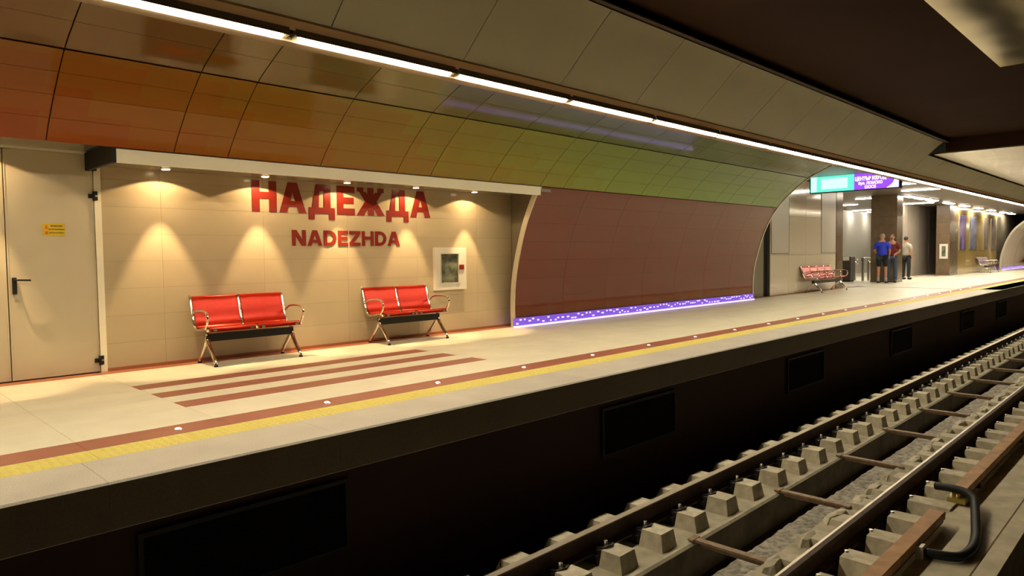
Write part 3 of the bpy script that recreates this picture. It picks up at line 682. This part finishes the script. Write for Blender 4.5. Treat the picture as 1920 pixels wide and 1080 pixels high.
for k in range(-6, 66):
    x = BX+SP*k
    link('rail_block', im[k % 2], p1, (x, 0, 0)); link('rail_block', om, p1, (x-0.12, 0, 0))
    link('rail_block', tm, p2, (x-0.02, random.uniform(-0.012, 0.012), 0)); link('rail_block', nm_, p2, (x-0.1, random.uniform(-0.03, 0.03), 0))
    if k < 40:
        link('base_plate', pad, p1, (x, 3.58, 0)); link('base_plate', pad, p2, (x, 2.08, 0))
        link('rail_clip', c1, p1, (x-0.0, 0, 0)); link('rail_clip', c2, p2, (x, 0, 0))
for t in (p1, p2):
    r = MB(); 
    for k in range(66, 113):
        x = BX+SP*k
        for y in ((3.19, 3.70) if t is p1 else (1.64, 2.2)): r.frustum(x-0.13, x+0.13, y, y+0.28, -1.35, -1.18, 0.02, 0.02)
    tag(r.build('rail_block', M['concblock'], t), kind='stuff')
# rough concrete channel between the plinths
random.seed(5)
rc = MB(); nx, ny = 420, 9; xs = [X0+ (32-X0)*i/nx for i in range(nx+1)]; ys = [2.50+0.50*j/ny for j in range(ny+1)]
vs = [(x, y, -1.605+random.uniform(-0.012, 0.012)-(0.03 if j in (0, ny) else 0)+(0.045 if (2.50 < y < 2.62) and random.random() < 0.6 else 0)) for x in xs for j, y in enumerate(ys)]
rc.add(vs, [(i*(ny+1)+j, (i+1)*(ny+1)+j, (i+1)*(ny+1)+j+1, i*(ny+1)+j+1) for i in range(nx) for j in range(ny)], 0, True)
rc.box(32, X1, 2.50, 3.0, -1.64, -1.60)
struct(rc.build('floor_channel', M['roughconc']))
# lumps of spilt concrete along the near rail
random.seed(9)
lump = []
for q in range(4):
    mb = MB(); n = 9; r0 = [random.uniform(0.7, 1.2) for _ in range(n)]
    vs = [(0.22*r0[k]*math.cos(2*PI*k/n), 0.075*r0[k]*math.sin(2*PI*k/n), 0) for k in range(n)]+[(0.15*r0[k]*math.cos(2*PI*k/n), 0.05*r0[k]*math.sin(2*PI*k/n), 0.05+0.02*random.random()) for k in range(n)]+[(0,0,0.075)]
    mb.add(vs, [(k,(k+1)%n,n+(k+1)%n,n+k) for k in range(n)]+[(n+k,n+(k+1)%n,2*n) for k in range(n)]); lump.append(mb.mesh('concrete_lump', M['concblock']))
for i in range(40):
    link('concrete_lump', lump[i % 4], p2, (3.6+0.62*i+random.uniform(-0.1, 0.1), 2.42+random.uniform(-0.03, 0.03), -1.352), random.uniform(-0.15, 0.15))
# tie bars across the channel
tbm = MB().prism_x([(0,0),(1,0),(1,1),(0,1)], 0, 1)
bm_ = MB(); bm_.box(-0.035, 0.035, 2.44, 3.185, -0.012, 0.010); bm_.box(-0.006, 0.006, 2.51, 3.09, -0.05, -0.012); tb_ = bm_.mesh('bar', M['tie'])
bem = MB().box(-0.06, 0.06, 3.125, 3.18, 0.0, 0.016).mesh('end_plate', M['tie']); bem2 = MB().box(-0.06, 0.06, 2.42, 2.48, 0.0, 0.016).mesh('end_plate', M['tie'])
TB = ['nearest the camera', 'second from the camera', 'third from the camera', 'fourth from the camera', 'fifth from the camera']
for i in range(12):
    x = 5.44+1.75*i
    t = empty('tie_bar', (x, 0, -1.337)); tag(t, 'rusty flat tie bar crossing the channel between the rails, ' + OR[i] + ' from the camera', 'tie bar', 'tie bars between the plinths')
    link('bar', tb_, t); link('end_plate', bem, t); link('end_plate', bem2, t)
# service slab with joint, kerb and the dark drop beyond
sl2 = MB(); sl2.box(X0, X1, 1.17, 1.60, -1.66, -1.20); sl2.box(X0, X1, 1.02, 1.155, -1.66, -1.195); sl2.box(X0, X1, 1.15, 1.175, -1.66, -1.23)
struct(sl2.build('floor_service_slab', M['slab']))
# third rail in two lengths, with cover
def third(x0, x1, label):
    t = empty('third_rail', (x0, 1.595, -1.20)); tag(t, label, 'rail', 'rusty third rail lengths'); L = x1-x0
    MB().bevbox(0, L, -0.06, 0.06, 0.065, 0.13, 0.006).build('cover', M['rust'], t)
    MB().box(0, L, -0.045, -0.01, 0.03, 0.065).box(0, L, -0.045, 0.045, 0.055, 0.065).build('conductor_rail', M['railside'], t)
    x = 0.6
    br = MB().box(-0.03, 0.03, -0.055, -0.005, 0.0, 0.055).mesh('bracket', M['blackmet'])
    while x < L-0.2 and x < 26: link('bracket', br, t, (x, 0, 0)); x += 2.3
third(X0, 6.86, 'rust brown covered third rail, near length before the black hose'); third(7.62, X1, 'rust brown covered third rail, long length beyond the black hose')
# black cable loop
hs = empty('cable_loop', (7.0, 1.4, -1.2)); tag(hs, 'thick black cable loop joining the two lengths of rusty rail', 'cable')
pts = [(7.66,1.80,-1.10),(7.62,1.66,-1.08),(7.58,1.54,-1.08),(7.48,1.45,-1.10),(7.28,1.40,-1.12),(6.95,1.33,-1.14),(6.62,1.265,-1.155),(6.34,1.24,-1.155),(6.14,1.27,-1.155),(6.07,1.36,-1.155),(6.04,1.48,-1.155)]
pts = [(x-7.0, y-1.4, z+1.2) for x, y, z in pts]
MB().tube(smooth_path(pts, 6), 0.037, 14).build('cable', M['hose'], hs)
MB().box(0.50, 0.78, 0.12, 0.27, 0.02, 0.06).tube([(0.55, 0.19, 0.03),(0.55,0.19,0.09)], 0.02, 8).build('terminal', mat('brass', (0.45,0.36,0.10), 0.4, metal=0.6), hs)
MB().box(-1.02, -0.93, 0.09, 0.14, 0.0, 0.10).build('clamp', M['white'], hs)

# ------------------------------------------------------------------ benches
def bench(n, loc, seat_m, label, group, rz=0.0, w=0.52):
    t = empty('waiting_bench', loc, rz); tag(t, label, 'bench', group)
    L = w*n+0.04*(n-1)
    # coordinates: x along, front at -y; the wall side is +y
    for i in range(n):
        x0 = i*(w+0.04)
        prof = smooth_path([(0,-0.225,0.385),(0,-0.215,0.425),(0,-0.15,0.435),(0,0.05,0.405),(0,0.14,0.41),(0,0.185,0.47),(0,0.235,0.62),(0,0.275,0.74),(0,0.30,0.765),(0,0.325,0.755)], 4)
        mb = MB(); m = len(prof); th = 0.012
        nr_ = []
        for k in range(m):
            d = (prof[min(k+1,m-1)]-prof[max(k-1,0)]).normalized(); nr_.append((d.z, -d.y))
        a = [(x0, p.y, p.z) for p in prof]; b = [(x0+w, p.y, p.z) for p in prof]
        c = [(x0, p.y+q[0]*th, p.z+q[1]*th) for p, q in zip(prof, nr_)]; d_ = [(x0+w, p.y+q[0]*th, p.z+q[1]*th) for p, q in zip(prof, nr_)]
        mb.add(a+b+c+d_, [(k,k+1,m+k+1,m+k) for k in range(m-1)]+[(2*m+k+1,2*m+k,3*m+k,3*m+k+1) for k in range(m-1)], 0, True)
        mb.add(a+b+c+d_, [(0,m,3*m,2*m),(m-1,3*m-1,4*m-1,2*m-1)]+[(k,2*m+k,2*m+k+1,k+1) for k in range(m-1)]+[(m+k,m+k+1,3*m+k+1,3*m+k) for k in range(m-1)], 0)
        s = mb.build('seat', seat_m, t)
        for xx in (x0+0.05, x0+w-0.05): MB().box(xx-0.02, xx+0.02, -0.232, -0.20, 0.39, 0.425).build('edge_clip', M['chrome'], s)
    # side rails following the seat profile
    side = smooth_path([(0,-0.20,0.40),(0,-0.12,0.415),(0,0.05,0.39),(0,0.15,0.40),(0,0.205,0.48),(0,0.25,0.62),(0,0.29,0.745),(0,0.315,0.765)], 4)
    for i in range(n+1):
        x = -0.02 if i == 0 else (L+0.02 if i == n else i*(w+0.04)-0.02)
        MB().tube([(x, p.y, p.z) for p in side], 0.016, 8).build('side_rail', M['chrome'], t)
    # arms
    for i in ((0, n) if n == 2 else (0, 1, 2, 3, n)[:n+1]):
        x = -0.035 if i == 0 else (L+0.035 if i == n else i*(w+0.04)-0.02)
        arm = smooth_path([(x,0.20,0.55),(x,0.10,0.60),(x,-0.08,0.615),(x,-0.19,0.60),(x,-0.235,0.55),(x,-0.215,0.47),(x,-0.16,0.415)], 5)
        MB().tube(arm, 0.014, 8).build('armrest', M['chrome'], t)
    MB().box(0.02, L-0.02, -0.08, -0.01, 0.265, 0.350).build('beam', M['blackmet'], t)
    for xx in ((0.03, L-0.03) if n < 4 else (0.12, L-0.12)):
        lg = MB(); lg.tube(smooth_path([(xx,-0.05,0.36),(xx,-0.06,0.28),(xx,-0.14,0.17),(xx,-0.245,0.06),(xx,-0.265,0.02)], 5), [0.026]*8+[0.022]*8+[0.017]*5, 10); lg.build('leg', M['chrome'], t)
        lg = MB(); lg.tube(smooth_path([(xx,-0.05,0.36),(xx,-0.03,0.28),(xx,0.06,0.17),(xx,0.17,0.06),(xx,0.19,0.02)], 5), [0.026]*8+[0.022]*8+[0.017]*5, 10); lg.build('leg', M['chrome'], t)
        for yy in (-0.266, 0.191):
            ft = MB(); disc(ft, 0.024, 0.0, 0.022, 0, (xx, yy), 12, 0.018); ft.build('foot', M['black'], t)
    return t
bench(2, (3.12, 8.00, 0.0), M['seat'], 'red two seat metal bench with chrome legs, left one, nearer the cream door', 'red two seat benches in the niche')
bench(2, (5.47, 8.05, 0.0), M['seat'], 'red two seat metal bench with chrome legs, right one, below the white cabinet', 'red two seat benches in the niche')
bench(4, (20.35, 8.02, 0.0), M['seat'], 'red four seat bench against the beige wall past the arch', 'benches past the arch')
bench(4, (42.0, 7.9, 0.0), M['seatpurple'], 'purple bench far away below the posters on the yellow wall', 'benches past the arch')

# ------------------------------------------------------------------ turnstiles and kiosk
bn = empty('ticket_cabinet', (28.2, 9.62, 0)); tag(bn, 'tall charcoal cabinet with a white paper, left of the turnstiles', 'cabinet')
MB().bevbox(0, 0.5, 0, 0.50, 0.05, 0.98, 0.02).build('body', M['bin'], bn); MB().box(0.03, 0.47, 0.03, 0.47, 0, 0.05).build('base', M['black'], bn)
MB().box(-0.01, 0.0, 0.05, 0.28, 0.82, 0.97).build('paper', M['signwhite'] if False else M['white'], bn)
def turnstile(x, y, lab):
    t = empty('turnstile', (x, y, 0)); tag(t, lab, 'turnstile', 'steel turnstiles')
    MB().bevbox(0, 0.8, -0.05, 0.05, 0.78, 0.93, 0.02).build('head', M['steel'], t)
    MB().bevbox(0.02, 0.10, -0.035, 0.035, 0, 0.78, 0.0).build('post', M['steel'], t); MB().bevbox(0.68, 0.78, -0.035, 0.035, 0, 0.78, 0.0).build('post', M['steel'], t)
    for a in (0, 2*PI/3, 4*PI/3):
        MB().tube([(0.2, -0.06, 0.84), (0.2+0.08*math.sin(a), -0.30, 0.84-0.22*(1-math.cos(a))/2)], 0.016, 8).build('arm', M['chrome'], t)
turnstile(29.2, 10.05, 'steel turnstile next to the charcoal cabinet'); turnstile(29.3, 9.55, 'steel turnstile in the middle of the three')
turnstile(29.4, 9.12, 'steel turnstile beside the broad dark column')

# ------------------------------------------------------------------ people
def skinned(name, V, E, R, m, parent, levels=1):
    me = bpy.data.meshes.new(name); me.from_pydata([Vector(v) for v in V], E, [])
    o = bpy.data.objects.new(name, me); COL.objects.link(o)
    o.modifiers.new('skin', 'SKIN'); s = o.modifiers.new('sub', 'SUBSURF'); s.levels = levels; s.render_levels = levels
    for i, r in enumerate(R): me.skin_vertices[0].data[i].radius = r if isinstance(r, tuple) else (r, r)
    me.skin_vertices[0].data[0].use_root = True
    bpy.context.view_layer.update()
    ev = bpy.data.meshes.new_from_object(o.evaluated_get(bpy.context.evaluated_depsgraph_get()))
    COL.objects.unlink(o); bpy.data.objects.remove(o)
    ev.materials.clear(); ev.materials.append(m)
    for p in ev.polygons: p.use_smooth = True
    return link(name, ev, parent)
def ell(mb, c, r, n=12, m=8, mi=0):
    vs = [(c[0]+r[0]*math.sin(PI*j/m)*math.cos(2*PI*k/n), c[1]+r[1]*math.sin(PI*j/m)*math.sin(2*PI*k/n), c[2]+r[2]*math.cos(PI*j/m)) for j in range(m+1) for k in range(n)]
    mb.add(vs, [(j*n+k, (j+1)*n+k, (j+1)*n+(k+1)%n, j*n+(k+1)%n) for j in range(m) for k in range(n)], mi, True); return mb
def person(loc, rz, label, H, top, bottom, shorts, hair, hands, belly=0.0, lean=0.0, cap=None):
    # faces -y before turning; x is left-right
    t = empty('person', loc, rz); tag(t, label, 'person'); k = H/1.75
    def P(*a): return [tuple(c*k for c in p) for p in a]
    V = P((0,0,0.95),(0,-0.01,1.12),(0,-0.01,1.30),(0,0.01,1.44),(0,0.0,1.53),
          (0.10,0,0.90),(0.115,-0.02,0.50),(0.12,0.02,0.09),(0.13,-0.12,0.045),
          (-0.10,0,0.90),(-0.115,-0.02,0.50),(-0.12,0.02,0.09),(-0.13,-0.12,0.045),
          (0.19,0.01,1.40),(0.24,0.03,1.12),hands[0],(-0.19,0.01,1.40),(-0.24,0.03,1.12),hands[1],(0,-0.01,1.60))
    Ed = [(0,1),(1,2),(2,3),(3,4),(4,19),(0,5),(5,6),(6,7),(7,8),(0,9),(9,10),(10,11),(11,12),(3,13),(13,14),(14,15),(3,16),(16,17),(17,18)]
    b = belly
    R = [(0.15,0.11),(0.14+b*.5,0.10+b),(0.155,0.105),(0.12,0.09),0.055,0.088,0.056,0.040,0.035,0.088,0.056,0.040,0.035,0.058,0.043,0.030,0.058,0.043,0.030,0.06]
    R = [tuple(x*k*0.92 for x in r) if isinstance(r, tuple) else r*k*0.92 for r in R]
    skinned('body', V, Ed, R, M['skin'], t)
    # head with face
    hz = 1.645*k
    hb = MB(); ell(hb, (0,-0.005,hz), (0.075*k,0.092*k,0.112*k), 16, 12); ell(hb, (0,-0.098*k,hz-0.012*k), (0.013*k,0.018*k,0.022*k), 8, 6)
    for s in (-1, 1): ell(hb, (s*0.076*k,0.0,hz), (0.012*k,0.02*k,0.03*k), 8, 6)
    hb.build('head', M['skin'], t)
    fc_ = MB()
    for s in (-1, 1): ell(fc_, (s*0.028*k,-0.088*k,hz+0.008*k), (0.011*k,0.006*k,0.006*k), 8, 6)
    fc_.box(-0.024*k,0.024*k,-0.093*k,-0.085*k,hz-0.052*k,hz-0.045*k); fc_.build('face_features', M['hair'], t)
    hr = MB(); ell(hr, (0,0.014*k,hz+0.028*k), (0.083*k,0.092*k,0.098*k), 16, 10); hr.build('hair', hair, t)
    # hands: palm and five fingers
    for j, hd_ in enumerate(hands):
        hx, hy, hz_ = [c*k for c in hd_]; mb = MB()
        ell(mb, (hx, hy, hz_-0.04*k), (0.018*k, 0.036*k, 0.045*k), 8, 6)
        for q in range(4): mb.tube([(hx, hy+(-0.027+0.018*q)*k, hz_-0.075*k), (hx, hy+(-0.028+0.018*q)*k, hz_-(0.105+0.006*(q in (1,2)))*k), (hx*0.97, hy+(-0.026+0.017*q)*k, hz_-(0.130+0.01*(q in (1,2)))*k)], [0.0085*k,0.008*k,0.006*k], 6)
        mb.tube([(hx, hy-0.03*k, hz_-0.03*k), (hx, hy-0.055*k, hz_-0.06*k), (hx, hy-0.056*k, hz_-0.085*k)], [0.01*k,0.009*k,0.007*k], 6)
        mb.build('hand', M['skin'], t)
    # shirt
    g = 1.10
    e1 = [V[14][i]*0.75+V[13][i]*0.25 for i in range(3)]; e2 = [V[17][i]*0.75+V[16][i]*0.25 for i in range(3)]
    Vs = [(0,0,0.90*k), V[1], V[2], V[3], V[13], e1, V[16], e2, (0,0.0,1.475*k)]
    Rs = [(0.165*k*g,0.125*k*g+b*.6),(0.15*k*g+b*.5,0.11*k*g+b),(0.16*k*g,0.115*k*g),(0.13*k*g,0.10*k*g),0.084*k,0.066*k,0.084*k,0.066*k,0.066*k]
    skinned('shirt', Vs, [(0,1),(1,2),(2,3),(3,4),(4,5),(3,6),(6,7),(3,8)], Rs, top, t)
    # trousers or shorts
    f_ = 0.42 if shorts else 0.97
    def leg(a, b2, c): return (tuple(a[i] for i in range(3)), tuple(a[i]+(b2[i]-a[i])*(1.0 if not shorts else 0.85) for i in range(3)), c)
    Vt = [(0,0,0.96*k)]; Et = []; Rt = [(0.155*k,0.12*k+b*.5)]
    for a, b2, c in ((5,6,7),(9,10,11)):
        i = len(Vt)
        if shorts: Vt += [V[a], (V[b2][0], V[b2][1], 0.56*k)]; Rt += [0.105*k, 0.098*k]; Et += [(0,i),(i,i+1)]
        else: Vt += [V[a], V[b2], (V[c][0], V[c][1]-0.01, 0.07*k)]; Rt += [0.102*k, 0.078*k, 0.066*k]; Et += [(0,i),(i,i+1),(i+1,i+2)]
    skinned('shorts' if shorts else 'trousers', Vt, Et, Rt, bottom, t)
    for s in (-1, 1):
        sh_ = MB(); ell(sh_, (s*0.125*k, -0.055*k, 0.045*k), (0.052*k, 0.14*k, 0.046*k), 12, 8); sh_.build('shoe', M['shorts'], t)
        if shorts: MB().tube([(s*0.12*k,0.015,0.06*k),(s*0.12*k,0.012,0.20*k)], [0.045*k,0.047*k], 10).build('sock', M['sock'], t)
    return t
hang = [(0.27,-0.05,0.86), (-0.27,-0.05,0.86)]; fold = [(0.10,-0.24,1.02), (-0.20,-0.20,0.98)]; back = [(0.20,0.10,0.90), (-0.20,-0.08,0.90)]
person((27.6, 8.32, 0), math.radians(100), 'heavy man in a bright blue shirt and black shorts standing with bare calves', 1.80, M['blue'], M['shorts'], True, M['hairgrey'], fold, 0.07)
person((28.12, 8.15, 0), math.radians(-80), 'person in a dark maroon top and blue jeans partly hidden behind the man in blue', 1.78, M['maroonshirt'], M['jeans'], False, M['hair'], fold)
person((31.5, 8.60, 0), math.radians(70), 'slim man in a pale grey shirt and black trousers standing alone on the right', 1.74, M['shirt'], M['shorts'], False, M['hair'], back)
